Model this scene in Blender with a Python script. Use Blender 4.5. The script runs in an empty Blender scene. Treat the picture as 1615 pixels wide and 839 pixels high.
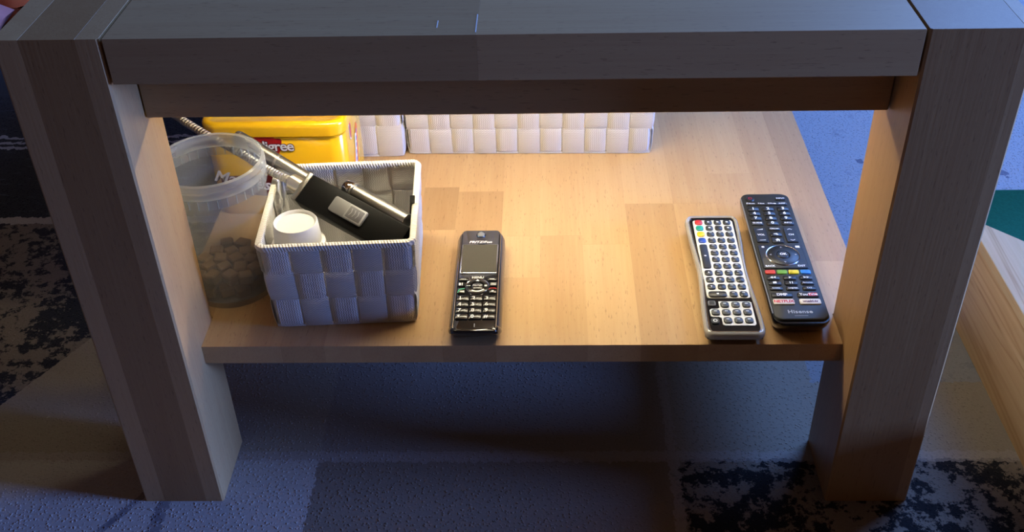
import bpy, bmesh, math, random
from mathutils import Vector, Matrix
random.seed(7)
SC = bpy.context.scene
COL = SC.collection
PI = math.pi

# ------------------------------------------------------------------ camera
cam_d = bpy.data.cameras.new('camera')
cam = bpy.data.objects.new('camera', cam_d); COL.objects.link(cam)
cam_d.sensor_fit = 'HORIZONTAL'; cam_d.sensor_width = 36.0
cam_d.lens = 36.0 * 1683.33 / 1615.0
cam_d.shift_x = -(813.52 - 807.5) / 1615.0
cam_d.clip_start = 0.01
_r = Vector((0.9996151, 0.01788696, -0.0212063))
_u = Vector((0.00640106, 0.59506466, 0.80365234))
_f = Vector((-0.02699401, 0.80347875, -0.59472113))
M = Matrix((_r, _u, -_f)).transposed().to_4x4()
M.translation = Vector((0.02239, -0.66866, 0.76731))
cam.matrix_world = M
SC.camera = cam

# ------------------------------------------------------------------ world and light
SC.view_settings.view_transform = 'Standard'
SC.view_settings.look = 'None'
SC.view_settings.exposure = 0.0
SC.view_settings.gamma = 1.0
SC.view_settings.use_curve_mapping = False
W = bpy.data.worlds.new('room_ambient'); SC.world = W
W.use_nodes = True
_bg = W.node_tree.nodes['Background']
_bg.inputs[0].default_value = (1.0, 0.62, 0.50, 1); _bg.inputs[1].default_value = 0.046

def area_light(name, loc, target, sx, sy, power, color):
    ld = bpy.data.lights.new(name, 'AREA'); ld.shape = 'RECTANGLE'
    ld.size = sx; ld.size_y = sy; ld.energy = power; ld.color = color
    o = bpy.data.objects.new(name, ld); COL.objects.link(o)
    o.location = loc
    o.rotation_euler = (Vector(target) - Vector(loc)).to_track_quat('-Z', 'Y').to_euler()
    return o
# daylight from the window on the right hand side of the room (a blue dusk sky)
area_light('window_daylight', (2.4, -0.22, 0.62), (-0.2, 0.0, 0.1), 0.55, 0.40, 125, (0.17, 0.34, 1.0))
# second window further back along the same wall
area_light('rear_window_daylight', (1.6, 1.7, 1.95), (0.3, 0.45, 0.1), 1.5, 1.1, 92, (0.18, 0.39, 1.0))

# ------------------------------------------------------------------ table dimensions (metres)
G = 0.28; LW = 0.0742; LD = 0.0787; H = 0.466; ZSB = 0.432; GAP = 0.0024
ZAB = 0.3813; YA = 0.0446; ZS = 0.1578; YS = 0.0383; TS = 0.0193; SHX = 0.3154; LT = 1.10

# ------------------------------------------------------------------ object helpers
def props(o, label=None, cat=None, group=None, kind=None):
    if label: o['label'] = label
    if cat: o['category'] = cat
    if group: o['group'] = group
    if kind: o['kind'] = kind
    return o
def thing(name, label, cat, loc=(0, 0, 0), rz=0.0, group=None):
    o = bpy.data.objects.new(name, None); COL.objects.link(o)
    o.location = loc; o.rotation_euler = (0, 0, rz); o.empty_display_size = 0.03
    return props(o, label, cat, group)
def part(name, me, mat, parent=None, loc=(0, 0, 0), rot=(0, 0, 0), color=None, label=None):
    o = bpy.data.objects.new(name, me); COL.objects.link(o)
    if mat is not None and len(me.materials) == 0: me.materials.append(mat)
    o.parent = parent; o.location = loc; o.rotation_euler = rot
    if color: o.color = (*color, 1)
    if label: o['label'] = label
    return o
def to_mesh(bm, name='mesh', smooth=None):
    bmesh.ops.recalc_face_normals(bm, faces=bm.faces)
    me = bpy.data.meshes.new(name); bm.to_mesh(me); bm.free()
    if smooth is not None:
        for p in me.polygons: p.use_smooth = True
        me.set_sharp_from_angle(angle=math.radians(smooth))
    return me
def new(): return bmesh.new()
def loft(bm, rings, cap0=True, cap1=True, closed=True):
    vs = [[bm.verts.new(p) for p in r] for r in rings]
    n = len(vs[0])
    for a, b in zip(vs, vs[1:]):
        for i in range(n if closed else n - 1):
            j = (i + 1) % n
            bm.faces.new((a[i], a[j], b[j], b[i]))
    if cap0: bm.faces.new(vs[0][::-1])
    if cap1: bm.faces.new(vs[-1])
    return vs
def box_me(x0, x1, y0, y1, z0, z1, bev=0.0, seg=1, smooth=None):
    bm = new()
    bmesh.ops.create_cube(bm, size=1.0)
    for v in bm.verts:
        v.co = Vector(((x0 + x1) / 2 + v.co.x * (x1 - x0), (y0 + y1) / 2 + v.co.y * (y1 - y0), (z0 + z1) / 2 + v.co.z * (z1 - z0)))
    if bev: bmesh.ops.bevel(bm, geom=bm.edges[:], offset=bev, segments=seg, affect='EDGES', profile=0.5)
    return to_mesh(bm, smooth=smooth if smooth else (40 if seg > 1 else None))
def rrect(x0, x1, y0, y1, r, n=5):
    pts = []
    r = max(1e-5, min(r, (x1 - x0) / 2 - 1e-5, (y1 - y0) / 2 - 1e-5))
    for cx, cy, a0 in ((x1 - r, y0 + r, -PI / 2), (x1 - r, y1 - r, 0), (x0 + r, y1 - r, PI / 2), (x0 + r, y0 + r, PI)):
        for k in range(n + 1):
            a = a0 + PI / 2 * k / n
            pts.append((cx + r * math.cos(a), cy + r * math.sin(a)))
    return pts
def offset(pts, d):
    n = len(pts); out = []
    for i in range(n):
        p, q, s = Vector(pts[i - 1]), Vector(pts[i]), Vector(pts[(i + 1) % n])
        e1 = (q - p); e2 = (s - q)
        if e1.length < 1e-9 or e2.length < 1e-9: out.append(tuple(q)); continue
        e1.normalize(); e2.normalize()
        nrm = Vector((e1.y + e2.y, -e1.x - e2.x))
        if nrm.length < 1e-6: nrm = Vector((e1.y, -e1.x))
        nrm.normalize()
        c = max(0.5, nrm.x * e1.y - nrm.y * e1.x)
        out.append((q.x - nrm.x * d / c, q.y - nrm.y * d / c))
    return out
def prism_me(pts, z0, z1, bev=0.0, steps=1, both=False, smooth=45):
    bm = new(); rings = []
    if both and bev:
        for k in range(steps, 0, -1):
            a = PI / 2 * k / steps
            rings.append([(x, y, z0 + bev * (1 - math.cos(PI / 2 - a)) if False else z0 + bev * (1 - math.sin(PI / 2 * (1 - k / steps)) if steps > 1 else 0)) for x, y in offset(pts, bev * (1 - math.cos(PI / 2 * (1 - k / steps))) if steps > 1 else bev)])
        rings.append([(x, y, z0 + bev) for x, y in pts])
    else:
        rings.append([(x, y, z0) for x, y in pts])
    if bev:
        for k in range(steps + 1):
            a = PI / 2 * k / steps
            o = pts if k == 0 else offset(pts, bev * (1 - math.cos(a)))
            rings.append([(x, y, z1 - bev + bev * math.sin(a)) for x, y in o])
    else:
        rings.append([(x, y, z1) for x, y in pts])
    loft(bm, rings)
    return to_mesh(bm, smooth=smooth)
def lathe_me(prof, n=48, smooth=40, closed=False):
    bm = new(); rings = []
    for k in range(n):
        a = 2 * PI * k / n
        rings.append([bm.verts.new((r * math.cos(a), r * math.sin(a), z)) for r, z in prof])
    m = len(prof)
    for k in range(n):
        A, B = rings[k], rings[(k + 1) % n]
        for i in range(m if closed else m - 1):
            j = (i + 1) % m
            if prof[i][0] < 1e-6 and prof[j][0] < 1e-6: continue
            bm.faces.new((A[i], B[i], B[j], A[j]))
    bmesh.ops.remove_doubles(bm, verts=bm.verts, dist=1e-6)
    return to_mesh(bm, smooth=smooth)
def tube_me(path, rad, n=12, cap=True, smooth=50):
    bm = new(); rings = []
    P = [Vector(p) for p in path]
    up = Vector((0, 0, 1))
    for i, p in enumerate(P):
        t = (P[min(i + 1, len(P) - 1)] - P[max(i - 1, 0)]).normalized()
        ax = t.cross(up)
        if ax.length < 1e-4: ax = t.cross(Vector((0, 1, 0)))
        ax.normalize(); ay = ax.cross(t)
        r = rad[i] if isinstance(rad, (list, tuple)) else rad
        rings.append([p + ax * r * math.cos(2 * PI * k / n) + ay * r * math.sin(2 * PI * k / n) for k in range(n)])
    loft(bm, rings, cap, cap)
    return to_mesh(bm, smooth=smooth)
_tc = {}
def text_me(s, size, bold=0.0, shear=0.0, align='CENTER', space=1.0):
    key = (s, size, bold, shear, align, space)
    if key in _tc: return _tc[key]
    cu = bpy.data.curves.new('lettering', 'FONT'); cu.body = s; cu.size = size
    cu.align_x = align; cu.align_y = 'CENTER'; cu.offset = bold * size; cu.shear = shear
    cu.resolution_u = 3; cu.space_character = space
    o = bpy.data.objects.new('lettering_source', cu); COL.objects.link(o)
    dg = bpy.context.evaluated_depsgraph_get()
    me = bpy.data.meshes.new_from_object(o.evaluated_get(dg))
    bpy.data.objects.remove(o); bpy.data.curves.remove(cu)
    me.name = 'lettering'; me.materials.clear()
    _tc[key] = me
    return me
_lm = {}
def lettering(s, size, mat, parent, loc, rot=(0, 0, 0), name='lettering', **kw):
    me = text_me(s, size, **kw)
    k = (me.name, mat.name)
    if k not in _lm:
        m2 = me.copy(); m2.materials.append(mat); _lm[k] = m2
    return part(name, _lm[k], mat, parent, loc, rot)

# ------------------------------------------------------------------ materials
def mat_new(name):
    m = bpy.data.materials.new(name); m.use_nodes = True
    nt = m.node_tree
    return m, nt, nt.nodes['Principled BSDF']
def nd(nt, t, **kw):
    n = nt.nodes.new(t)
    for k, v in kw.items(): setattr(n, k, v)
    return n
def mth(nt, op, a, b=None, c=None):
    n = nt.nodes.new('ShaderNodeMath'); n.operation = op
    for i, x in enumerate((a, b, c)):
        if x is None: continue
        if isinstance(x, (int, float)): n.inputs[i].default_value = x
        else: nt.links.new(x, n.inputs[i])
    return n.outputs[0]
def mixc(nt, fac, a, b, blend='MIX'):
    n = nt.nodes.new('ShaderNodeMix'); n.data_type = 'RGBA'; n.blend_type = blend
    def s(sock, x):
        if isinstance(x, tuple): sock.default_value = (*x[:3], 1)
        elif isinstance(x, (int, float)): sock.default_value = x
        else: nt.links.new(x, sock)
    s(n.inputs[0], fac); s(n.inputs[6], a); s(n.inputs[7], b)
    return n.outputs[2]
def simple(name, col, rough=0.5, metal=0.0, spec=0.5, coat=0.0, bump=0.0, bscale=900.0, var=0.06):
    m, nt, b = mat_new(name)
    b.inputs['Roughness'].default_value = rough; b.inputs['Metallic'].default_value = metal
    b.inputs['Specular IOR Level'].default_value = spec; b.inputs['Coat Weight'].default_value = coat
    tc = nd(nt, 'ShaderNodeTexCoord'); no = nd(nt, 'ShaderNodeTexNoise')
    no.inputs['Scale'].default_value = bscale; no.inputs['Detail'].default_value = 3
    nt.links.new(tc.outputs['Object'], no.inputs['Vector'])
    lo = tuple(c * (1 - var) for c in col); hi = tuple(min(1, c * (1 + var)) for c in col)
    nt.links.new(mixc(nt, no.outputs['Fac'], lo, hi), b.inputs['Base Color'])
    if bump:
        bp = nd(nt, 'ShaderNodeBump'); bp.inputs['Strength'].default_value = bump; bp.inputs['Distance'].default_value = 0.0004
        nt.links.new(no.outputs['Fac'], bp.inputs['Height']); nt.links.new(bp.outputs[0], b.inputs['Normal'])
    return m
def wood(name, axis, base, dark, pale, rough=0.42, fleck=True, ring=0.0):
    m, nt, b = mat_new(name)
    geo = nd(nt, 'ShaderNodeNewGeometry'); oi = nd(nt, 'ShaderNodeObjectInfo')
    off = nd(nt, 'ShaderNodeVectorMath', operation='SCALE'); off.inputs['Scale'].default_value = 7.0
    cmb = nd(nt, 'ShaderNodeCombineXYZ')
    for i in range(3): nt.links.new(oi.outputs['Random'], cmb.inputs[i])
    nt.links.new(cmb.outputs[0], off.inputs[0])
    add = nd(nt, 'ShaderNodeVectorMath', operation='ADD')
    nt.links.new(geo.outputs['Position'], add.inputs[0]); nt.links.new(off.outputs[0], add.inputs[1])
    def noise(scl, along, det=4, dist=0.0):
        mp = nd(nt, 'ShaderNodeMapping'); s = [scl] * 3; s[axis] = along
        mp.inputs['Scale'].default_value = s
        nt.links.new(add.outputs[0], mp.inputs['Vector'])
        n = nd(nt, 'ShaderNodeTexNoise'); n.inputs['Scale'].default_value = 1.0; n.inputs['Detail'].default_value = det
        n.inputs['Distortion'].default_value = dist
        nt.links.new(mp.outputs[0], n.inputs['Vector'])
        return n.outputs['Fac']
    g1 = noise(55, 3.0, 4, 0.6); g2 = noise(420, 14, 2); 
    c = mixc(nt, g1, dark, pale)
    c = mixc(nt, 0.55, c, base)
    r2 = nd(nt, 'ShaderNodeMapRange'); r2.inputs[1].default_value = 0.35; r2.inputs[2].default_value = 0.75
    nt.links.new(g2, r2.inputs[0])
    c = mixc(nt, mth(nt, 'MULTIPLY', r2.outputs[0], 0.22), c, dark)
    if ring:
        g4 = noise(26, 1.3, 2, 1.2)
        w = mth(nt, 'PINGPONG', mth(nt, 'MULTIPLY', g4, 9.0), 1.0)
        w = mth(nt, 'POWER', w, 4.0)
        c = mixc(nt, mth(nt, 'MULTIPLY', w, ring), c, dark)
    if fleck:
        g3 = noise(900, 110, 1)
        r3 = nd(nt, 'ShaderNodeMapRange'); r3.inputs[1].default_value = 0.66; r3.inputs[2].default_value = 0.74
        nt.links.new(g3, r3.inputs[0])
        c = mixc(nt, mth(nt, 'MULTIPLY', r3.outputs[0], 0.45), c, tuple(x * 0.5 for x in dark))
    c = mixc(nt, 1.0, c, oi.outputs['Color'], 'MULTIPLY')
    nt.links.new(c, b.inputs['Base Color'])
    b.inputs['Roughness'].default_value = rough; b.inputs['Specular IOR Level'].default_value = 0.4
    bp = nd(nt, 'ShaderNodeBump'); bp.inputs['Strength'].default_value = 0.12; bp.inputs['Distance'].default_value = 0.0006
    nt.links.new(g2, bp.inputs['Height']); nt.links.new(bp.outputs[0], b.inputs['Normal'])
    return m
BEECH = dict(base=(0.555, 0.355, 0.165), dark=(0.43, 0.215, 0.095), pale=(0.655, 0.45, 0.230))
wood_x = wood('oiled_beech_grain_across', 0, **BEECH)
wood_y = wood('oiled_beech_grain_deep', 1, **BEECH)
wood_z = wood('oiled_beech_grain_upright', 2, **BEECH)
pine_y = wood('raw_pine', 1, (0.66, 0.47, 0.27), (0.42, 0.24, 0.10), (0.74, 0.58, 0.37), 0.6, False, 0.75)

# ------------------------------------------------------------------ floor and rug
props(part('floor', box_me(-3.5, 3.5, -2.5, 4.5, -0.05, -0.012), simple('dark_laminate_floor', (0.12, 0.085, 0.06), 0.4, bscale=30)), kind='structure')

props(part('wall_back', box_me(-3.5, 3.5, 4.4, 4.5, -0.05, 2.5), simple('pale_wall_paint', (0.6, 0.58, 0.55), 0.8, bscale=60)), kind='structure')
def rug_material():
    m, nt, b = mat_new('rug_wool')
    geo = nd(nt, 'ShaderNodeNewGeometry'); sep = nd(nt, 'ShaderNodeSeparateXYZ')
    nt.links.new(geo.outputs['Position'], sep.inputs[0])
    def noise(scale, det, rough=0.6, vec=None, ysc=1.0):
        mp = nd(nt, 'ShaderNodeMapping'); mp.inputs['Scale'].default_value = (scale, scale * ysc, 0.0)
        nt.links.new(geo.outputs['Position'], mp.inputs['Vector'])
        n = nd(nt, 'ShaderNodeTexNoise'); n.inputs['Scale'].default_value = 1.0; n.inputs['Detail'].default_value = det
        n.inputs['Roughness'].default_value = rough
        nt.links.new(mp.outputs[0], n.inputs['Vector']); return n.outputs['Fac']
    wob = mth(nt, 'MULTIPLY', mth(nt, 'SUBTRACT', noise(140, 2), 0.5), 0.012)
    x = mth(nt, 'ADD', sep.outputs[0], wob); y = mth(nt, 'ADD', sep.outputs[1], wob)
    gt = lambda v, t: mth(nt, 'GREATER_THAN', v, t)
    band = lambda v, c, w: mth(nt, 'LESS_THAN', mth(nt, 'ABSOLUTE', mth(nt, 'SUBTRACT', v, c)), w)
    AND = lambda a, c: mth(nt, 'MULTIPLY', a, c)
    NOT = lambda a: mth(nt, 'SUBTRACT', 1.0, a)
    light = (0.40, 0.375, 0.36); beige = (0.29, 0.25, 0.205); grey = (0.21, 0.165, 0.13); grey2 = (0.25, 0.21, 0.185)
    blot = noise(55, 6, 0.72); blot2 = noise(16, 3, 0.5)
    mk = nd(nt, 'ShaderNodeMapRange'); mk.inputs[1].default_value = 0.50; mk.inputs[2].default_value = 0.53
    nt.links.new(mth(nt, 'ADD', mth(nt, 'MULTIPLY', blot, 0.7), mth(nt, 'MULTIPLY', blot2, 0.33)), mk.inputs[0])
    mott = mixc(nt, mk.outputs[0], (0.20, 0.165, 0.14), (0.006, 0.007, 0.012))
    sl = mth(nt, 'ADD', x, mth(nt, 'MULTIPLY', y, -0.55))       # slanted border of the dark patch on the left
    xl = NOT(gt(sl, -0.617)); x2 = gt(x, -0.199); x3 = gt(x, 0.142); y1 = gt(y, 0.052); y2 = gt(y, 0.47)
    # row nearest the viewer
    stk = mth(nt, 'MAXIMUM', band(mth(nt, 'ADD', x, mth(nt, 'MULTIPLY', y, -0.04)), -0.336, 0.006), band(mth(nt, 'ADD', x, mth(nt, 'MULTIPLY', y, -0.65)), -0.363, 0.004))
    rowA = mixc(nt, mth(nt, 'MULTIPLY', stk, mth(nt, 'MULTIPLY', noise(60, 3), 1.3)), light, (0.10, 0.09, 0.12))
    rowA = mixc(nt, x2, rowA, grey); rowA = mixc(nt, x3, rowA, mott)
    rowB = mixc(nt, xl, beige, mott); rowB = mixc(nt, x2, rowB, grey2); rowB = mixc(nt, x3, rowB, beige)
    seam = mth(nt, 'MAXIMUM', band(y, 0.056, 0.007), AND(band(x, 0.145, 0.005), NOT(gt(y, 0.30))))
    # far row: black with white streaks on the left, pale on the right
    wav = mth(nt, 'ADD', y, mth(nt, 'MULTIPLY', mth(nt, 'SUBTRACT', noise(28, 2), 0.5), 0.03))
    lines = mth(nt, 'MAXIMUM', mth(nt, 'MAXIMUM', band(wav, 0.66, 0.0035), band(wav, 0.677, 0.003)), band(wav, 0.694, 0.003))
    strk = mth(nt, 'GREATER_THAN', noise(30, 5, 0.7, None, 5.0), 0.60)
    blk = mixc(nt, mth(nt, 'MULTIPLY', strk, 0.35), (0.006, 0.008, 0.016), (0.10, 0.12, 0.17))
    blk = mixc(nt, lines, blk, (0.40, 0.40, 0.44))
    pale = mixc(nt, mth(nt, 'MULTIPLY', mth(nt, 'GREATER_THAN', noise(20, 5, 0.7), 0.60), 0.35), (0.27, 0.275, 0.30), (0.14, 0.14, 0.18))
    pale = mixc(nt, gt(noise(9, 4, 0.6), 0.66), pale, (0.10, 0.10, 0.14))
    rowC = mixc(nt, gt(x, -0.24), blk, pale)
    c = mixc(nt, y1, rowA, rowB)
    c = mixc(nt, mth(nt, 'MULTIPLY', seam, 0.55), c, (0.36, 0.32, 0.31))
    pr = AND(gt(x, 0.30), gt(y, 0.16))
    c = mixc(nt, pr, c, pale)
    c = mixc(nt, y2, c, rowC)
    c = mixc(nt, AND(band(y, 0.474, 0.008), NOT(gt(x, -0.4))), c, (0.42, 0.40, 0.40))
    fine = noise(420, 3, 0.7)
    c = mixc(nt, 1.0, c, mixc(nt, fine, (0.78, 0.78, 0.78), (1.2, 1.2, 1.2)), 'MULTIPLY')
    nt.links.new(c, b.inputs['Base Color'])
    b.inputs['Roughness'].default_value = 0.95; b.inputs['Specular IOR Level'].default_value = 0.1
    b.inputs['Sheen Weight'].default_value = 0.25
    bp = nd(nt, 'ShaderNodeBump'); bp.inputs['Strength'].default_value = 0.12; bp.inputs['Distance'].default_value = 0.001
    nt.links.new(fine, bp.inputs['Height']); nt.links.new(bp.outputs[0], b.inputs['Normal'])
    return m
RUG = rug_material()
rug = props(part('rug', box_me(-1.5, 1.35, -0.5, 1.75, -0.012, 0.0), RUG), 'short-pile rug in grey, beige and mottled black patches under the table', 'rug')
def pile():
    V = []; F = []
    R = random.Random(3); u = R.random
    foot = [(-G - LW - .001, -G + .001), (G - .001, G + LW + .001)]
    step = 0.0042; yy = -0.13
    while yy < 0.82:
        xx = -0.86
        while xx < 0.80:
            px = xx + (u() - .5) * step * 1.3; py = yy + (u() - .5) * step * 1.3
            xx += step
            if -0.001 < py < LD + .001 and any(a < px < c for a, c in foot): continue
            if px > 0.468 and py < 0.30: continue
            if px > 0.49 and 0.25 < py < 0.52: continue
            a = u() * PI; w = 0.0030; h = 0.0002 + 0.0004 * u(); lx = (u() - .5) * .003; ly = (u() - .5) * .003
            i = len(V)
            V += [(px + w * math.cos(a + q), py + w * math.sin(a + q), -.0003) for q in (0, 2.09, 4.19)] + [(px + lx, py + ly, h)]
            F += [(i, i + 1, i + 3), (i + 1, i + 2, i + 3), (i + 2, i, i + 3)]
        yy += step
    me = bpy.data.meshes.new('pile'); me.from_pydata(V, [], F); me.update()
    return me
props(part('pile', pile(), RUG, rug), kind='stuff')

# ------------------------------------------------------------------ coffee table
T = thing('coffee_table', 'solid beech coffee table with thick square legs and a lower shelf', 'table')
def tint(v, warm=0.0): return (v * (1 + warm), v, v * (1 - warm))
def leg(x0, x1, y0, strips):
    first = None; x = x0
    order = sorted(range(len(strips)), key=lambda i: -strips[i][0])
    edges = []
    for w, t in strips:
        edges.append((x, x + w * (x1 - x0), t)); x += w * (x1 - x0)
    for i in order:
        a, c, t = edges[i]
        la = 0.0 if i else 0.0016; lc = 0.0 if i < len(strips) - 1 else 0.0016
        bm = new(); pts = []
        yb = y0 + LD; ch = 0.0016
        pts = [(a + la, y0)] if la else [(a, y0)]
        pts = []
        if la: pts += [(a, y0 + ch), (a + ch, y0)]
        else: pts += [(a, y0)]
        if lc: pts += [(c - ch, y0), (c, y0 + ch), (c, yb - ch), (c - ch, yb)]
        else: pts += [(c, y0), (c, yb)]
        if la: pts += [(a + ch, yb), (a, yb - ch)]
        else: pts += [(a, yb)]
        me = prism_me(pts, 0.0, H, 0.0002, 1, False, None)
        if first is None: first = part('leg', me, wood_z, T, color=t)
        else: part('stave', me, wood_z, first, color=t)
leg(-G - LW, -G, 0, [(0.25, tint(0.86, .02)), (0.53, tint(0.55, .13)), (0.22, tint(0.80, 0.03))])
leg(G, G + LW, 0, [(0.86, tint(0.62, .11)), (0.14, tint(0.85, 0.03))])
leg(-G - LW, -G, LT - LD, [(0.5, tint(0.8)), (0.5, tint(0.95))])
leg(G, G + LW, LT - LD, [(0.4, tint(0.9)), (0.6, tint(0.75))])
# tabletop of glued staves
xs = G - GAP
rows = [0.0, 0.067, 0.135, 0.205, 0.272, 0.34, 0.41, 0.48, 0.548, 0.617, 0.687, 0.756, 0.825, 0.893, 0.96, 1.03, 1.10]
top = None
R = random.Random(11)
for i, (a, c) in enumerate(zip(rows, rows[1:])):
    wide = a > LD + .002 and c < LT - LD - .002
    X = G + LW if wide else xs
    cut = -0.0225 if i == 0 else R.uniform(-.15, .15)
    if not wide and i == 1: a2 = a
    for j, (p, q) in enumerate(((-X, cut), (cut, X))):
        t = (tint(0.80, .0), tint(0.98, -.02))[j] if i == 0 else tint(R.uniform(.8, 1.0), R.uniform(-.02, .04))
        pts = [(p, a), (q, a), (q, c), (p, c)]
        me = box_me(p, q, a, c, ZSB, H, 0.00012)
        if top is None: top = part('tabletop', me, wood_x, T, color=t)
        else: part('stave', me, wood_x, top, color=t)
scratch = simple('pale_scratch', (0.75, 0.75, 0.75), 0.7)
part('scratch', box_me(-.0236, -.0229, .004, .034, H + .00002, H + .00012), scratch, top)
part('scratch', box_me(-.0505, -.0498, .012, .024, H + .00002, H + .00012), scratch, top, rot=(0, 0, 0))
# rails under the top
part('front_apron', box_me(-G + .0008, G - .0008, YA, YA + .022, ZAB, ZSB, .0008), wood_x, T, color=tint(0.72, .05))
part('rear_apron', box_me(-G + .0008, G - .0008, LT - YA - .022, LT - YA, ZAB, ZSB, .0008), wood_x, T, color=tint(0.8))
for s in (-1, 1):
    xa = s * (G + .030)
    part('side_apron', box_me(min(xa, xa + s * .022), max(xa, xa + s * .022), LD + .001, LT - LD - .001, ZAB + .02, ZSB, .0008), wood_y, T, color=tint(0.85))
# lower shelf of glued staves, notched around the legs
bx = [-SHX, -0.2800, -0.2475, -0.2105, -0.1715, -0.1400, -0.1050, -0.0680, -0.0205, 0.0180, 0.0600, 0.1060, 0.1560, 0.2000, 0.2440, 0.2800, SHX]
fixed = {6: [(0.217, .92), (0.297, .78), (LT, .98)], 7: [(0.288, .84), (LT, .99)], 8: [(0.1357, 1.0), (0.205, 1.10), (LT, 1.08)], 9: [(0.205, .98), (LT, 1.06)],
         10: [(0.19, 1.08), (LT, 1.05)], 11: [(0.262, .91), (LT, 1.07)], 12: [(0.262, 1.02), (LT, .98)], 13: [(0.32, .97), (LT, 1.03)],
         14: [(0.19, .92), (LT, .95)], 15: [(0.16, .94), (LT, .84)], 5: [(0.205, .94), (LT, .9)], 4: [(0.15, .99), (LT, .93)], 3: [(0.3, .90), (LT, 1.0)]}
shelf = None
for i, (a, c) in enumerate(zip(bx, bx[1:])):
    edge = i in (0, len(bx) - 2)
    y = LD + .0012 if edge else YS
    yend = LT - LD - .0012 if edge else LT - YS
    cuts = fixed.get(i) or [(R.uniform(.2, .35), R.uniform(.88, 1.0)), (R.uniform(.6, .8), R.uniform(.88, 1.05)), (LT, R.uniform(.9, 1.0))]
    for ye, v in cuts:
        e = min(ye, yend)
        ga = 0.0007 if i in (1,) and False else 0.0
        me = box_me(a, c, y, e, ZS - TS, ZS, 0.0001)
        v = .97 + (v - .97) * 1.35; t = tint(v, (v - .95) * -.2)
        if shelf is None: shelf = part('shelf', me, wood_y, T, color=t)
        else: part('stave', me, wood_y, shelf, color=t)
        y = e
# light bar screwed to the underside of the top
LB = thing('led_light_bar', 'slim white light bar fixed under the tabletop behind the front apron', 'light', (0.01, 0.190, ZSB))
white_pl = simple('white_plastic', (0.80, 0.80, 0.79), 0.35)
part('housing', box_me(-.235, .235, -.012, .012, -.010, -.0002, .002, 2), white_pl, LB)
em, nt, b = mat_new('lit_diffuser')
b.inputs['Base Color'].default_value = (.9, .9, .9, 1)
b.inputs['Emission Color'].default_value = (1.0, 0.89, 0.63, 1); b.inputs['Emission Strength'].default_value = 66.0
part('diffuser', box_me(-.230, .230, -.009, .009, -.0125, -.0101, .0008), em, LB)

# ------------------------------------------------------------------ woven baskets
def weave_material():
    m, nt, b = mat_new('white_woven_strap')
    uv = nd(nt, 'ShaderNodeUVMap'); sp = nd(nt, 'ShaderNodeSeparateXYZ'); nt.links.new(uv.outputs[0], sp.inputs[0])
    tri = mth(nt, 'PINGPONG', mth(nt, 'MULTIPLY', sp.outputs[0], 1.0), 0.0016)
    ph = mth(nt, 'ADD', mth(nt, 'MULTIPLY', sp.outputs[1], 2 * PI / 0.0021), mth(nt, 'MULTIPLY', tri, 2200.0))
    w = mth(nt, 'ADD', mth(nt, 'MULTIPLY', mth(nt, 'SINE', ph), 0.5), 0.5)
    no = nd(nt, 'ShaderNodeTexNoise'); no.inputs['Scale'].default_value = 60
    tc = nd(nt, 'ShaderNodeTexCoord'); nt.links.new(tc.outputs['Object'], no.inputs['Vector'])
    c = mixc(nt, w, (0.66, 0.64, 0.62), (0.80, 0.79, 0.78))
    c = mixc(nt, mth(nt, 'MULTIPLY', no.outputs['Fac'], 0.25), c, (0.86, 0.83, 0.79))
    nt.links.new(c, b.inputs['Base Color'])
    b.inputs['Roughness'].default_value = 0.55; b.inputs['Sheen Weight'].default_value = 0.1
    bp = nd(nt, 'ShaderNodeBump'); bp.inputs['Strength'].default_value = 0.6; bp.inputs['Distance'].default_value = 0.0005
    nt.links.new(w, bp.inputs['Height']); nt.links.new(bp.outputs[0], b.inputs['Normal'])
    tl = nd(nt, 'ShaderNodeBsdfTranslucent'); tl.inputs[0].default_value = (.80, .77, .74, 1)
    mx = nd(nt, 'ShaderNodeMixShader'); mx.inputs[0].default_value = 0.28
    nt.links.new(b.outputs[0], mx.inputs[1]); nt.links.new(tl.outputs[0], mx.inputs[2]); nt.links.new(mx.outputs[0], nt.nodes['Material Output'].inputs[0])
    return m
WEAVE = weave_material()
def rim_material():
    m, nt, b = mat_new('cream_rim_braid')
    uv = nd(nt, 'ShaderNodeUVMap'); sp = nd(nt, 'ShaderNodeSeparateXYZ'); nt.links.new(uv.outputs[0], sp.inputs[0])
    ph = mth(nt, 'ADD', mth(nt, 'MULTIPLY', sp.outputs[1], 2 * PI / 0.0026), mth(nt, 'MULTIPLY', sp.outputs[0], 900.0))
    w = mth(nt, 'ADD', mth(nt, 'MULTIPLY', mth(nt, 'SINE', ph), 0.5), 0.5)
    nt.links.new(mixc(nt, w, (0.72, 0.68, 0.60), (0.84, 0.81, 0.74)), b.inputs['Base Color'])
    b.inputs['Roughness'].default_value = 0.6
    bp = nd(nt, 'ShaderNodeBump'); bp.inputs['Strength'].default_value = 0.8; bp.inputs['Distance'].default_value = 0.0006
    nt.links.new(w, bp.inputs['Height']); nt.links.new(bp.outputs[0], b.inputs['Normal'])
    return m
RIM = rim_material()
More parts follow.
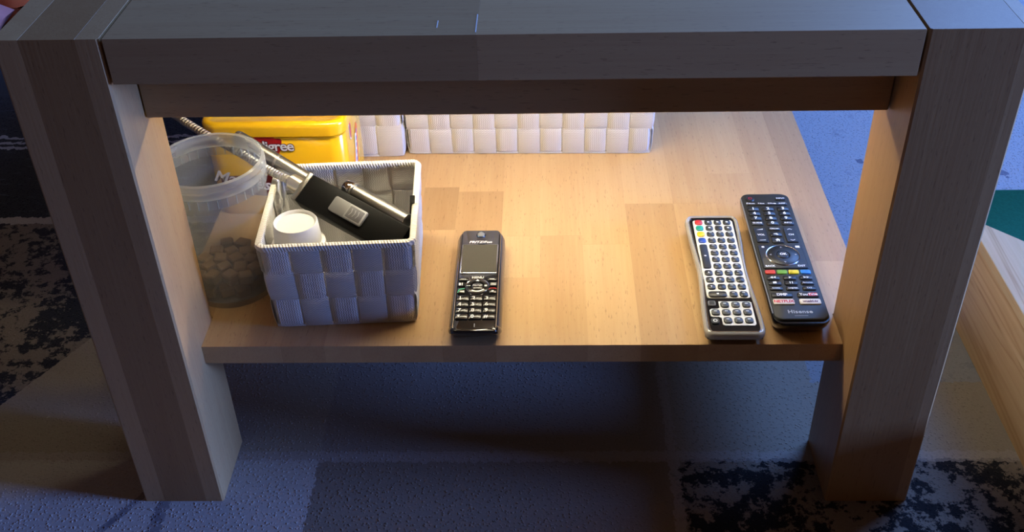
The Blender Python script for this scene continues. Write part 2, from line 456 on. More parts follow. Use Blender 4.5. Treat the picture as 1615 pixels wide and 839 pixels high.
def strip_me(frames, width, thick=0.0007, bow=0.0):
    """frames: list of (centre, across, normal, v); a ribbon with thickness and uv in metres"""
    bm = new(); uvl = bm.loops.layers.uv.new('UVMap'); rows = []
    for c, ac, n, v in frames:
        c, ac, n = Vector(c), Vector(ac), Vector(n)
        r = []
        for s in (-1, -.5, .5, 1):
            lift = bow * (1 - s * s) - (0.0003 if abs(s) == 1 else 0)
            r.append((bm.verts.new(c + ac * (s * width / 2) + n * (thick / 2 + lift)), (s * width / 2 + width / 2, v)))
        for s in (1, -1):
            r.append((bm.verts.new(c + ac * (s * width / 2) - n * thick / 2), (s * width / 2 + width / 2, v)))
        rows.append(r)
    for A, B in zip(rows, rows[1:]):
        for i in range(6):
            j = (i + 1) % 6
            f = bm.faces.new((A[i][0], A[j][0], B[j][0], B[i][0]))
            for l, (_, t) in zip(f.loops, (A[i], A[j], B[j], B[i])): l[uvl].uv = t
    for rr in (rows[0], rows[-1]):
        f = bm.faces.new([x[0] for x in rr])
    return to_mesh(bm, smooth=50)
def basket(name, label, group, loc, rz, w, d, h, flare, nf, ns, nr, rows_z0=0.004):
    B = thing(name, label, 'basket', loc, rz, group)
    base = part('base', prism_me(rrect(-w / 2, w / 2, -d / 2, d / 2, .008), 0.0002, 0.003, .001), WEAVE, B)
    wd, dp = w, d
    tot = 2 * (nf + ns)
    def at(s, z):          # s in tiles, 0 at the left front corner, running along the front first
        k = flare * z / h
        hx, hy = w / 2 + k, d / 2 + k
        s = s % tot
        r = 0.006
        if s < nf: u = s / nf; x = -hx + 2 * hx * u; y = -hy; n = (0, -1); a = min(u, 1 - u) * 2 * hx
        elif s < nf + ns: u = (s - nf) / ns; x = hx; y = -hy + 2 * hy * u; n = (1, 0); a = min(u, 1 - u) * 2 * hy
        elif s < 2 * nf + ns: u = (s - nf - ns) / nf; x = hx - 2 * hx * u; y = hy; n = (0, 1); a = min(u, 1 - u) * 2 * hx
        else: u = (s - 2 * nf - ns) / ns; x = -hx; y = hy - 2 * hy * u; n = (-1, 0); a = min(u, 1 - u) * 2 * hy
        n = Vector((*n, 0)); p = Vector((x, y, z))
        if a < r:            # round the corner
            q = (1 - a / r) ** 2 * r * 0.32
            sx = 1 if x > 0 else -1; sy = 1 if y > 0 else -1
            t = Vector((sx, sy, 0)).normalized()
            p = p - t * q * 1.35
            n = (n + t * (1 - a / r) * 1.0).normalized()
        return p, n
    th = (h - rows_z0) / nr
    A = 0.0016
    def wave(f):              # +1 in the middle of an 'over' tile
        x = math.sin(PI * f)
        return max(-1, min(1, x * 3.0))
    # horizontal straps, one closed loop per row
    for j in range(nr):
        zc = rows_z0 + (j + .5) * th
        fr = []; n = tot * 6; v = 0; prev = None
        for k in range(n + 1):
            s = tot * k / n
            p, nn = at(s, zc)
            corner = min(abs(((s + .5) % 1) - .5), 1)
            o = A * wave(s + j) * (1 if True else 0)
            c = p + nn * o
            if prev is not None: v += (c - prev).length
            prev = c
            up = Vector((nn.x * flare / h, nn.y * flare / h, 1)).normalized()
            fr.append((c, up, nn, v))
        part('strap', strip_me(fr, th * .985, bow=.0008), WEAVE, B)
    # upright straps
    for i in range(tot):
        fr = []; m = nr * 6
        tw = (w / nf) if (i < nf or nf + ns <= i < 2 * nf + ns) else (d / ns)
        v = 0; prev = None
        for k in range(m + 1):
            z = 0.001 + (h - .001) * k / m
            p, nn = at(i + .5, z); q0, _ = at(i + .45, z); q1, _ = at(i + .55, z)
            f = max(0.0, (z - rows_z0) / th)
            o = A * -wave(i + .5 + f + .5 - .5) if False else -A * (wave(f + i) if True else 0)
            # over where the horizontal strap is under
            o = A * (1 if ((i + min(int(f), nr - 1)) % 2) else -1) * min(1.0, abs(math.sin(PI * f)) * 3.0)
            c = p + nn * o
            if prev is not None: v += (c - prev).length
            prev = c
            fr.append((c, (q1 - q0).normalized(), nn, v))
        part('strap', strip_me(fr, tw * .985, bow=.0008), WEAVE, B)
    # rim braid around the top
    bm = new(); uvl = bm.loops.layers.uv.new('UVMap'); rings = []; v = 0; prev = None; N = tot * 6
    sec = [(-.0026, -.0030), (.0026, -.0030), (.0031, -.0006), (.0024, .0016), (0, .0023), (-.0024, .0016), (-.0031, -.0006)]
    for k in range(N):
        p, nn = at(tot * k / N, h)
        if prev is not None: v += (p - prev).length
        prev = p
        rings.append(([bm.verts.new(p + nn * a + Vector((0, 0, c))) for a, c in sec], v))
    for k in range(N):
        (a, va), (c, vc) = rings[k], rings[(k + 1) % N]
        if k == N - 1: vc = va + .004
        for i in range(7):
            j = (i + 1) % 7
            f = bm.faces.new((a[i], a[j], c[j], c[i]))
            for l, t in zip(f.loops, ((i * .002, va), ((i + 1) * .002, va), ((i + 1) * .002, vc), (i * .002, vc))): l[uvl].uv = t
    part('rim', to_mesh(bm, smooth=50), RIM, B)
    return B
BG = 'white woven strap baskets'
basket('woven_basket', 'small square white woven strap basket holding the lighter and white bottle', None, (-0.1585, 0.1300, ZS + .0001), math.radians(3.2), 0.1235, 0.1235, 0.090, 0.0040, 5, 5, 3)
basket('woven_basket', 'long white woven strap basket at the back middle of the shelf', None, (0.0075, 0.4640, ZS + .0001), math.radians(-0.8), 0.268, 0.196, 0.118, 0.0030, 11, 8, 4)
basket('woven_basket', 'white woven strap basket behind the yellow tin', None, (-0.2178, 0.4345, ZS + .0001), math.radians(0.5), 0.166, 0.145, 0.110, 0.0015, 6, 5, 3, )

# ------------------------------------------------------------------ yellow tin
YEL = simple('yellow_enamel', (0.80, 0.44, 0.008), 0.20, 0.0, 0.6, 0.6, var=.02)
RED = simple('printed_red', (0.42, 0.012, 0.012), 0.3); WHT = simple('printed_white', (0.82, 0.80, 0.74), 0.35)
MAR = simple('printed_maroon', (0.10, 0.008, 0.008), 0.35); BLU = simple('printed_blue', (0.12, 0.14, 0.42), 0.35); ORG = simple('printed_orange', (0.78, 0.15, 0.03), 0.35)
TX0, TX1, TY0, TY1, TH = -0.0705, 0.0705, 0.0, 0.104, 0.1035
tin = thing('tin_box', 'glossy yellow rectangular tin with a rounded lid and red rosette print', 'tin', (-0.2450, 0.2490, ZS + .0001))
part('body', prism_me(rrect(TX0, TX1, TY0, TY1, .016, 8), 0, .092, .001, 1), YEL, tin)
part('neck_bead', prism_me(rrect(TX0 - .0006, TX1 + .0006, TY0 - .0006, TY1 + .0006, .016, 8), .0885, .0905, .0006, 1, True), YEL, tin)
_o = rrect(TX0 - .0018, TX1 + .0018, TY0 - .0018, TY1 + .0018, .0178, 8)
bm = new()
rg = [[(x, y, .0915) for x, y in _o], [(x, y, .1005) for x, y in _o]]
for k in range(1, 6):
    a = PI / 2 * k / 5
    rg.append([(x, y, .1005 + .005 * math.sin(a)) for x, y in offset(_o, .005 * (1 - math.cos(a)))])
rg.append([(x, y, .1055) for x, y in offset(_o, .008)])
rg.append([(x, y, .1045) for x, y in offset(_o, .0095)])
loft(bm, rg)
lid = part('lid', to_mesh(bm, smooth=35), YEL, tin)
# printed rosette and words on the front
def disc_me(pts, thick=.0002):
    bm = new(); loft(bm, [[(x, y, 0) for x, y in pts], [(x, y, thick) for x, y in pts]]); return to_mesh(bm)
FR = (PI / 2, 0, 0)
lx, lz = -0.008, 0.0800
ros = [((0.0165 + (0.0010 if k % 2 else 0)) * math.cos(2 * PI * k / 40), (0.0165 + (0.0010 if k % 2 else 0)) * math.sin(2 * PI * k / 40)) for k in range(40)]
part('rosette', disc_me(ros), RED, tin, (lx - .001, -.0001, lz + .0035), FR)
part('rosette_ring', disc_me([(.0118 * math.cos(2 * PI * k / 36), .0118 * math.sin(2 * PI * k / 36)) for k in range(36)]), RED, tin, (lx - .001, -.0004, lz + .0035), FR)
part('ribbon_tail', disc_me([(-.004, 0), (.004, 0), (.010, -.012), (.0058, -.0106), (.0028, -.0135)]), RED, tin, (lx + .007, -.0004, lz - .0085), FR)
part('ribbon_tail', disc_me([(-.004, 0), (.004, 0), (-.0028, -.0135), (-.0058, -.0106), (-.010, -.012)]), RED, tin, (lx - .011, -.0004, lz - .0085), FR)
lettering('Pedigree', .0157, MAR, tin, (lx + .0025, -.0007, lz), FR, bold=.055, space=.92)
lettering('Pedigree', .0157, WHT, tin, (lx + .0025, -.0010, lz), FR, bold=.016, space=.92)
part('banner', disc_me([(-.040, -.010), (.024, -.016), (.026, .0), (.018, .011), (-.040, .010)]), MAR, tin, (lx - .012, -.0002, .036), FR)
lettering('Markies', .018, WHT, tin, (lx - .031, -.0006, .0405), (PI / 2, 0.22, 0), bold=.02, shear=.25)
# right-hand side print
SR = (PI / 2, 0, PI / 2)
part('side_print', disc_me([(-.022, -.034), (.004, -.030), (.024, .020), (.017, .026), (.000, .002), (-.028, -.028)]), ORG, tin, (TX1 + .0002, .046, .046), SR)
part('side_print', disc_me([(-.010, -.030), (.000, -.034), (.018, .016), (.010, .018)]), WHT, tin, (TX1 + .0005, .042, .046), SR)
for k in range(7):
    part('side_print', disc_me([(-.0020, -.0020), (.0022, -.0010), (.0018, .0024), (-.0014, .0018)]), BLU, tin, (TX1 + .0008, .040 + k * .0032, .024 + k * .0066), SR)
part('side_print', disc_me([(.0055 * math.cos(2 * PI * k / 20), .011 * math.sin(2 * PI * k / 20)) for k in range(20)]), WHT, tin, (TX1 + .0002, .032, .080), SR)
part('side_print', disc_me([(.0040 * math.cos(2 * PI * k / 20), .009 * math.sin(2 * PI * k / 20)) for k in range(20)]), RED, tin, (TX1 + .0005, .032, .080), SR)

# ------------------------------------------------------------------ clear tub with treats
def clear_plastic(name, fac, col):
    m, nt, b = mat_new(name)
    b.inputs['Base Color'].default_value = (*col, 1); b.inputs['Roughness'].default_value = 0.16
    no = nd(nt, 'ShaderNodeTexNoise'); no.inputs['Scale'].default_value = 40
    tc = nd(nt, 'ShaderNodeTexCoord'); nt.links.new(tc.outputs['Object'], no.inputs['Vector'])
    tr = nd(nt, 'ShaderNodeBsdfTransparent'); tr.inputs[0].default_value = (.93, .94, .94, 1)
    tl = nd(nt, 'ShaderNodeBsdfTranslucent'); tl.inputs[0].default_value = (*col, 1)
    mx0 = nd(nt, 'ShaderNodeMixShader'); mx0.inputs[0].default_value = 0.30
    nt.links.new(b.outputs[0], mx0.inputs[1]); nt.links.new(tl.outputs[0], mx0.inputs[2])
    mx = nd(nt, 'ShaderNodeMixShader')
    nt.links.new(mth(nt, 'ADD', fac - .04, mth(nt, 'MULTIPLY', no.outputs['Fac'], .08)), mx.inputs[0])
    nt.links.new(tr.outputs[0], mx.inputs[1]); nt.links.new(mx0.outputs[0], mx.inputs[2])
    nt.links.new(mx.outputs[0], nt.nodes['Material Output'].inputs[0])
    return m
CLR = clear_plastic('milky_clear_plastic', 0.17, (.78, .80, .80)); CLR2 = clear_plastic('thick_clear_plastic', 0.30, (.80, .82, .81))
TBX, TBY, TBH = -0.2710, 0.1315, 0.135
tub = thing('plastic_tub', 'round clear plastic tub without a lid, brown treats in the bottom', 'tub', (TBX, TBY, ZS + .0001))
wallp = [(0, .0052), (.0385, .0052), (.0398, .008), (.0450, .122), (.0460, .122), (.0412, .006), (.0400, .0036), (.0394, .0), (.0386, .0), (.0384, .0036), (0, .0040)]
part('wall', lathe_me(wallp, 56), CLR, tub)
rimp = [(.0450, .1222), (.0450, .130), (.0443, .135), (.0458, .1362), (.0478, .1350), (.0486, .1305), (.0474, .1290), (.0474, .1262), (.0484, .1250), (.0484, .1222), (.0468, .1216), (.0462, .1220)]
part('rim', lathe_me(rimp, 56, closed=True), CLR2, tub)
part('seal_band', lathe_me([(.0468, .1125), (.0474, .1125), (.0474, .1212), (.0468, .1212)], 56, closed=True), CLR, tub)
rib_me = box_me(.0463, .0477, -.0003, .0003, .1127, .1212)
for k in range(36): part('rib', rib_me, CLR2, tub, rot=(0, 0, 2 * PI * k / 36))
TRT = simple('brown_treat', (0.135, 0.066, 0.022), 0.8, bump=.8, bscale=500, var=.35)
trt_me = []
for v in range(4):
    bm = new(); bmesh.ops.create_cube(bm, size=1)
    rr = random.Random(v)
    for q in bm.verts: q.co = Vector((q.co.x * .0122 * rr.uniform(.9, 1.1), q.co.y * .0122 * rr.uniform(.9, 1.1), q.co.z * .0098 * rr.uniform(.9, 1.1)))
    bmesh.ops.bevel(bm, geom=bm.edges[:], offset=.0013, segments=1, affect='EDGES')
    me = to_mesh(bm); me.materials.append(TRT); trt_me.append(me)
rr = random.Random(5); n = 0
for layer, (z0, rmax) in enumerate(((.0112, .0325), (.0222, .0342))):
    st = .0145
    for iy in range(-3, 4):
        for ix in range(-3, 4):
            x = (ix + .5 * (iy % 2) + .25 * layer) * st; y = iy * st * .9 + layer * .004
            if math.hypot(x, y) > rmax: continue
            o = part('dog_treat', trt_me[n % 4], TRT, None, (TBX + x + rr.uniform(-.0006, .0006), TBY + y + rr.uniform(-.0006, .0006), ZS + z0 + rr.uniform(0, .001) * layer),
                     (rr.uniform(-.16, .16) * layer, rr.uniform(-.16, .16) * layer, rr.uniform(0, PI)))
            props(o, 'brown cube-shaped dog treat in the bottom of the clear tub', 'dog treat', 'brown treats in the clear tub'); n += 1

# ------------------------------------------------------------------ things in the small basket
BLK = simple('black_plastic', (0.010, 0.010, 0.010), 0.32, bump=.1); BLM2 = simple('satin_black', (0.006, 0.006, 0.006), 0.45, spec=.10); GLB = simple('glossy_black', (0.008, 0.008, 0.009), 0.12, coat=.5)
GRY = simple('grey_rubber', (0.20, 0.20, 0.20), 0.55); LGR = simple('light_grey_plastic', (0.36, 0.36, 0.35), 0.4)
STL = simple('brushed_steel', (0.72, 0.69, 0.62), 0.36, 1.0); STL2 = simple('dull_steel', (0.36, 0.355, 0.325), 0.38, 1.0); CHR = simple('chrome', (0.75, 0.75, 0.76), 0.10, 1.0)
def frame_along(p0, p1, toward):
    """rotation whose local x runs p0->p1 and local z faces 'toward'"""
    x = (Vector(p1) - Vector(p0)).normalized(); z = Vector(toward); z = (z - x * z.dot(x)).normalized(); y = z.cross(x)
    return Matrix((x, y, z)).transposed()
camp = M.translation
L0 = Vector((-0.1933, 0.1450, 0.2530)); L1 = Vector((-0.1020, 0.0920, 0.2305))
lit = thing('arc_lighter', 'black stick lighter with grey slide switch and a long bendy metal neck', 'lighter', L0)
mr = frame_along(L0, L1, Vector((0.02, -0.55, 0.75)))
lit.rotation_euler = mr.to_euler()
ll = (L1 - L0).length
part('body', box_me(0, ll, -.0148, .0148, -.011, .004, .0016, 2), BLM2, lit)
part('end_collar', box_me(-.0055, .0, -.0150, .0150, -.0112, .0042, .0012, 2), STL2, lit)
part('neck_socket', tube_me([(-.018, .001, -.0035), (-.0056, .001, -.0035)], .0075, 20), STL, lit)
sw = part('switch', prism_me(rrect(.032, .068, -.0075, .0075, .002, 3), .0041, .0058, .0006), GRY, lit)
part('switch_pad', prism_me(rrect(.049, .0675, -.0070, .0070, .001, 3), .0059, .0068, .0005), LGR, sw)
part('switch_pad_inset', prism_me(rrect(.0505, .066, -.0056, .0056, .0006, 2), .0069, .0072, .0002), GRY, sw)
for k in range(3):
    part('grip_ridge', tube_me([(.0535 + k * .0036, -.0034, .0073), (.0547 + k * .0036, 0, .0076), (.0535 + k * .0036, .0034, .0073)], .0004, 6), LGR, sw)
# bendy neck in world space, transferred to the lighter's own frame
inv = (Matrix.Translation(L0) @ mr.to_4x4()).inverted()
wp = [L0 + mr @ Vector((-.0175, .001, -.0035)), Vector((-.2330, .1705, .2590)), Vector((-.262, .1950, .2615)), Vector((-.299, .2230, .2645)), Vector((-.330, .2480, .268))]
def catm(P, n):
    out = []
    Q = [P[0] * 2 - P[1]] + P + [P[-1] * 2 - P[-2]]
    for i in range(1, len(Q) - 2):
        for k in range(n):
            t = k / n; a, b_, c, d_ = Q[i - 1], Q[i], Q[i + 1], Q[i + 2]
            out.append(.5 * ((2 * b_) + (c - a) * t + (2 * a - 5 * b_ + 4 * c - d_) * t * t + (3 * b_ - a - 3 * c + d_) * t ** 3))
    out.append(P[-1]); return out
pth = catm(wp, 40)
rad = [.0042 if k % 4 < 2 else .0033 for k in range(len(pth))]
part('bendy_neck', tube_me([inv @ p for p in pth], rad, 10, smooth=20), STL, lit)
e = (pth[-1] - pth[-4]).normalized()
part('spark_tip', tube_me([inv @ pth[-1], inv @ (pth[-1] + e * .014)], .0036, 12), STL, lit)
# steel tube lying behind the lighter
A0 = Vector((-.2647, .2065, .2708)); A1 = Vector((-.1740, .1650, .2335))
tb = thing('steel_tube', 'thick brushed steel tube lying behind the black lighter', 'tube', A0)
ta = (A1 - A0)
part('shaft', tube_me([(0, 0, 0), tuple(ta)], .0072, 24), STL2, tb)
part('seam_ring', tube_me([tuple(ta * .40), tuple(ta * .42)], .0075, 24), STL, tb)
part('end_cap', tube_me([tuple(-ta.normalized() * .004), (0, 0, 0)], [.0062, .0074], 24), STL, tb)
# chrome-capped penlight further right
C0 = Vector((-.1580, .1550, .2482)); C1 = Vector((-.0985, .1110, .2400))
pl = thing('penlight', 'chrome-capped metal penlight leaning in the basket corner', 'penlight', C0)
tc_ = C1 - C0; un = tc_.normalized()
part('cap', tube_me([tuple(-un * .001), (0, 0, 0), tuple(un * .007), tuple(un * .0085)], [.0066, .0076, .0076, .0068], 24), CHR, pl)
part('ring', tube_me([tuple(un * .0088), tuple(un * .0108)], .0081, 24), STL, pl)
part('barrel', tube_me([tuple(un * .011), tuple(tc_)], .0071, 24), STL2, pl)
part('pocket_clip', box_me(-.0022, .0022, -.0008, .0008, -.010, .010, .0004), BLK, pl, tuple(tc_ + Vector((.0035, .014, .008))), (0, 0.1, 0.2))
# white bottle
wb = thing('white_bottle', 'white plastic bottle with a wide dished screw cap in the basket', 'bottle', (-0.1950, 0.0990, ZS + .0035))
WP = simple('bright_white_plastic', (0.86, 0.86, 0.85), 0.3)
part('body', lathe_me([(0, 0), (.0215, 0), (.0235, .002), (.0235, .050), (.0200, .056), (.0165, .058), (.0165, .062), (0, .062)], 40), WP, wb)
part('collar', lathe_me([(.0168, .0605), (.0238, .0605), (.0243, .062), (.0238, .0655), (.0200, .067), (.0168, .067)], 40, closed=True), WP, wb)
part('cap', lathe_me([(.0, .0672), (.0205, .0672), (.0208, .069), (.0194, .0868), (.0186, .0880), (.0176, .0872), (.0165, .0852), (0, .0832)], 40), WP, wb)

# ------------------------------------------------------------------ cordless phone
def ring(x0, x1, y0, y1, r, z, n=6): return [(x, y, z) for x, y in rrect(x0, x1, y0, y1, r, n)]
KW = simple('legend_white', (0.80, 0.80, 0.78), 0.4); KG = simple('legend_green', (0.05, 0.35, 0.20), 0.4); KR = simple('legend_red', (0.55, 0.02, 0.02), 0.4)
SIL = simple('silver_trim', (0.62, 0.63, 0.65), 0.22, 1.0)
BLM = simple('blue_black_metallic', (0.055, 0.075, 0.12), 0.22, 0.75, coat=.4)
ph = thing('cordless_phone', 'black cordless phone handset with silver-blue sides lying on the shelf', 'phone', (-0.0387, 0.0450, ZS + .0001))
bm = new(); hw = .0233
loft(bm, [ring(-hw + .004, hw - .004, .0085, .130, .006, 0), ring(-hw + .001, hw - .001, .004, .135, .008, .0035), ring(-hw, hw, -.003, .137, .010, .009),
          ring(-hw + .0006, hw - .0006, -.0085, .1415, .010, .0145), ring(-hw + .0028, hw - .0028, -.0105, .1425, .009, .0180), ring(-hw + .0042, hw - .0042, -.0098, .1418, .008, .0192)])
part('shell', to_mesh(bm, smooth=50), BLM, ph)
part('end_cap', (lambda: (lambda b_: (loft(b_, [ring(-hw + .004, hw - .004, .0080, .012, .002, .0004), ring(-hw + .0008, hw - .0008, .0032, .010, .004, .0035), ring(-hw - .0002, hw + .0002, -.0040, .008, .006, .009),
          ring(-hw + .0004, hw - .0004, -.0098, .004, .006, .0150), ring(-hw + .003, hw - .003, -.0118, .000, .005, .0190), ring(-hw + .005, hw - .005, -.0108, -.002, .003, .0204)]), to_mesh(b_, smooth=50))[1])(new()))(), GLB, ph)
part('front_panel', prism_me(rrect(-.0182, .0182, -.0095, .1408, .004, 4), .0188, .0206, .0008), GLB, ph)
for s in (-1, 1):
    part('trim_line', tube_me([(s * .0186, -.007, .0200), (s * .0188, .134, .0202)], .00055, 6), SIL, ph)
scr = part('screen_frame', prism_me(rrect(-.0172, .0172, .0705, .1165, .0012, 3), .0207, .0211, .0002), SIL, ph)
SCRN = simple('grey_phone_display', (0.095, 0.088, 0.070), 0.13, coat=.3)
part('display', prism_me(rrect(-.0163, .0163, .0716, .1154, .0006, 2), .0212, .0214), SCRN, scr)
part('earpiece', (lambda p: p)(lathe_me([(0, .0214), (.0030, .0216), (.0040, .0221), (.0046, .0217), (.0048, .0208)], 28)), BLM, ph, (0, .1322, 0))
part('speaker_button', lathe_me([(0, .0224), (.0024, .0223), (.0034, .0217)], 24), GRY, ph, (0, .1322, .0002))
lettering('FRITZ!Fon', .0050, KW, ph, (0, .1203, .02085), bold=.03, shear=.2)
KEYP = simple('black_key', (0.012, 0.011, 0.011), 0.22)
def key(parent, x, y, w, d, z, mat, r=.0012, hgt=.0010, name='key', bev=.0004, _c={}):
    kk = (round(w, 5), round(d, 5), r, hgt, bev, mat.name)
    if kk not in _c:
        _c[kk] = prism_me(rrect(-w / 2, w / 2, -d / 2, d / 2, r, 2), 0, hgt, bev)
    return part(name, _c[kk], mat, parent, (x, y, z))
KZ = .0207
nav = part('navigation_ring', lathe_me([(.0060, KZ), (.0064, KZ + .0010), (.0096, KZ + .0010), (.0108, KZ)], 40), KEYP, ph, (0, .0507, 0))
part('ring_edge', lathe_me([(.0103, KZ + .0006), (.0107, KZ + .0009), (.0110, KZ + .0004)], 40), SIL, nav)
part('centre_key', lathe_me([(0, KZ + .0013), (.0045, KZ + .0012), (.0056, KZ + .0003)], 28), KEYP, nav)
lettering('FRITZ!', .0030, KW, nav, (0, 0, KZ + .0015), bold=.02, shear=.2)
part('ring_print', disc_me([(.0074 * math.cos(a), .0074 * math.sin(a)) for a in [-2.2 + 1.5 * k / 10 for k in range(11)]] + [(.0090 * math.cos(a), .0090 * math.sin(a)) for a in [-0.7 - 1.5 * k / 10 for k in range(11)]]), KW, nav, (0, 0, KZ + .0011))
part('ring_print', disc_me([(-.0016, -.001), (.0016, -.001), (0, .0018)]), KW, nav, (0, .0078, KZ + .0011))
part('ring_print', disc_me([(-.0018, -.0003), (.0018, -.0003), (.0018, .0003), (-.0018, .0003)]), KW, nav, (-.0078, 0, KZ + .0011))
part('ring_print', disc_me([(-.0012, -.0012), (.0012, -.0012), (.0012, .0012), (-.0012, .0012)]), KW, nav, (.0078, 0, KZ + .0011))
k = key(ph, 0, .0632, .0130, .0050, KZ, KEYP, .002); lettering('MENU', .0040, KW, k, (0, 0, .0011), bold=.02)
for s in (-1, 1):
    k = key(ph, s * .0130, .0612, .0095, .0046, KZ, KEYP)
    part('legend', disc_me([(-.0024, -.0003), (.0024, -.0003), (.0024, .0003), (-.0024, .0003)]), KW, k, (0, -.0004, .0010))
k = key(ph, -.0145, .0532, .0070, .0062, KZ, KEYP)
part('legend', disc_me([(-.0022, -.0018), (-.0004, -.0018), (-.0004, .0018), (-.0022, .0018)]), KW, k, (0, 0, .0010)); part('legend', disc_me([(.0004, -.0018), (.0012, -.0018), (.0012, .0018), (.0004, .0018)]), KW, k, (0, 0, .0010))
k = key(ph, .0145, .0532, .0070, .0062, KZ, KEYP)
part('legend', disc_me([(-.0026, -.0018), (.0026, -.0018), (.0026, .0018), (-.0026, .0018)]), LGR, k, (0, 0, .0010))
k = key(ph, -.0143, .0440, .0074, .0080, KZ, KEYP)
part('legend', disc_me([(-.0034, -.0034), (-.0022, -.0034), (-.001, .0006), (.0032, .0024), (.0032, .0034), (-.002, .0018)]), KG, k, (0, 0, .0010)); part('legend', disc_me([(-.0004, -.0024), (.0030, -.0024), (.0030, -.0006), (-.0004, -.0006)]), KW, k, (0, 0, .0010))
k = key(ph, .0143, .0440, .0074, .0080, KZ, KEYP)
part('legend', disc_me([(-.0034, .0012), (-.0020, .0026), (.0020, .0026), (.0034, .0012), (.0034, .0022), (.0020, .0036), (-.0020, .0036), (-.0034, .0022)]), KR, k, (0, 0, .0010)); part('legend', disc_me([(-.0010, -.0022), (.0010, -.0022), (.0010, -.0004), (-.0010, -.0004)]), KW, k, (0, 0, .0010))
sub = ['oo', 'abc', 'def', 'ghi', 'jkl', 'mno', 'pqrs', 'tuv', 'wxyz', '', '', '']
for i, s in enumerate('123456789*0#'):
    x = (-.0119, 0, .0119)[i % 3]; y = (.0331, .0244, .0158, .0072)[i // 3]
    k = key(ph, x, y, .0112, .0076, KZ, KEYP, .0008)
    lettering(s, .0062, KW, k, (-.0024, -.0002, .0011), bold=.02)
    if sub[i]: lettering(sub[i], .0031, LGR, k, (.0024, 0, .0011), bold=.02)
part('microphone_slot', box_me(-.0004, .0004, -.0062, -.0018, .0207, .0209), GRY, ph)

# ------------------------------------------------------------------ keyboard remote
kb = thing('keyboard_remote', 'waisted remote with many small black keys on a white panel', 'remote control', (0.1862, 0.0380, ZS + .0001), math.radians(-0.35))
CLE = simple('clear_bumper', (0.92, 0.88, 0.80), 0.06, 0.0, 0.6, .8)
m_, nt_, b_ = None, None, None
CLE.node_tree.nodes['Principled BSDF'].inputs['Transmission Weight'].default_value = 0.60
def waist(inset, y0=-.0086, y1=.1740, r=.011, n=22):
    """closed outline of the waisted body"""
    def half(t):
        a = .0262 - .0034 * math.exp(-((t - .50) / .24) ** 2) - .0002 * t
        return a
    L = []
    ys = [y0 + (y1 - y0) * i / (n * 2) for i in range(n * 2 + 1)]
    def end(y):
        dy = min(y - y0, y1 - y)
        if dy >= r: return 0.0
        return r - math.sqrt(max(0, r * r - (r - dy) ** 2))
    fine_ = sorted(set([y0 + r * (1 - math.cos(PI / 2 * k / 6)) for k in range(1, 7)] + [y1 - r * (1 - math.cos(PI / 2 * k / 6)) for k in range(1, 7)] + [y for y in ys if y0 + r < y < y1 - r]))
    right = [(half((y - y0) / (y1 - y0)) - end(y) * .62 + .0, y) for y in fine_]
    left = [(-x, y) for x, y in right][::-1]
    p0 = [(right[0][0] - .006, y0)]; p1 = [(right[-1][0] - .006, y1)]
    pts = [(-(right[0][0] - .006), y0), (right[0][0] - .006, y0)] + right + [(right[-1][0] - .006, y1), (-(right[-1][0] - .006), y1)] + left
    c = [(x - .0008, y) for x, y in pts]
    return offset(c, inset) if inset else c
W0 = waist(0)
def squash(pts, k, y): return [(x * k - .0008 * (1 - k), y + (yy - y) * 1) for x, yy in pts]
bm = new()
def low(pts, dy): return [(x, max(yy, dy)) for x, yy in pts]
loft(bm, [[(x, y, 0) for x, y in low(waist(.006), .0095)], [(x, y, .005) for x, y in low(waist(.002), .004)], [(x, y, .0105) for x, y in low(waist(.0006), -.0055)], [(x, y, .0125) for x, y in waist(.0004)]])
part('lower_shell', to_mesh(bm, smooth=45), BLK, kb)
bm = new()
loft(bm, [[(x, y, .0126) for x, y in waist(.0003)], [(x, y, .0140) for x, y in waist(-.0004)], [(x, y, .0168) for x, y in waist(0)], [(x, y, .0186) for x, y in waist(.0012)], [(x, y, .0190) for x, y in waist(.0024)], [(x, y, .0176) for x, y in waist(.0036)], [(x, y, .0172) for x, y in waist(.0040)]])
part('clear_bumper', to_mesh(bm, smooth=50), CLE, kb)
bm = new()
loft(bm, [[(x, y, .0172) for x, y in waist(.0038)], [(x, y, .0176) for x, y in waist(.0044)]])
part('face_plate', to_mesh(bm, smooth=30), GLB, kb)
bm = new(); _a = waist(.0042); _b = waist(.0049)
for z, i in ():
    pass
vs = [[bm.verts.new((x, y, z)) for x, y in q] for q, z in ((_a, .0176), (_a, .0183), (_b, .0183), (_b, .0176))]
nn_ = len(_a)
for q in range(4):
    A_, B_ = vs[q], vs[(q + 1) % 4]
    for i in range(nn_): bm.faces.new((A_[i], A_[(i + 1) % nn_], B_[(i + 1) % nn_], B_[i]))
part('chrome_edge', to_mesh(bm, smooth=40), CHR, kb)
KBW = simple('white_key_panel', (0.80, 0.79, 0.72), 0.35)
pan = part('upper_key_panel', prism_me(rrect(-.0196, .0190, .0422, .1655, .0030, 4), .0177, .0184, .0004), KBW, kb)
low_p = part('lower_key_panel', prism_me(offset([(-.0020 - .0085, .0372), (-.0105, .0282), (-.0126, .0268), (-.0180, .0268), (-.0196, .0250), (-.0196, .0172), (-.0180, .0158), (-.0124, .0158), (-.0105, .0142), (-.0105, .0056), (-.0085, .0040), (.0165, .0040), (.0183, .0060), (.0183, .0355), (.0165, .0372), (-.0085, .0372)][::-1][::-1], 0), .0177, .0184, 0.0, 1, False, None), KBW, kb)
KK = simple('remote_black_key', (0.030, 0.031, 0.029), 0.38)
kcol = {'r': simple('key_red', (0.52, 0.03, 0.03), .4), 'g': simple('key_green', (0.01, 0.30, 0.20), .4), 'y': simple('key_yellow', (0.80, 0.50, 0.01), .4), 'b': simple('key_blue', (0.02, 0.065, 0.30), .4)}
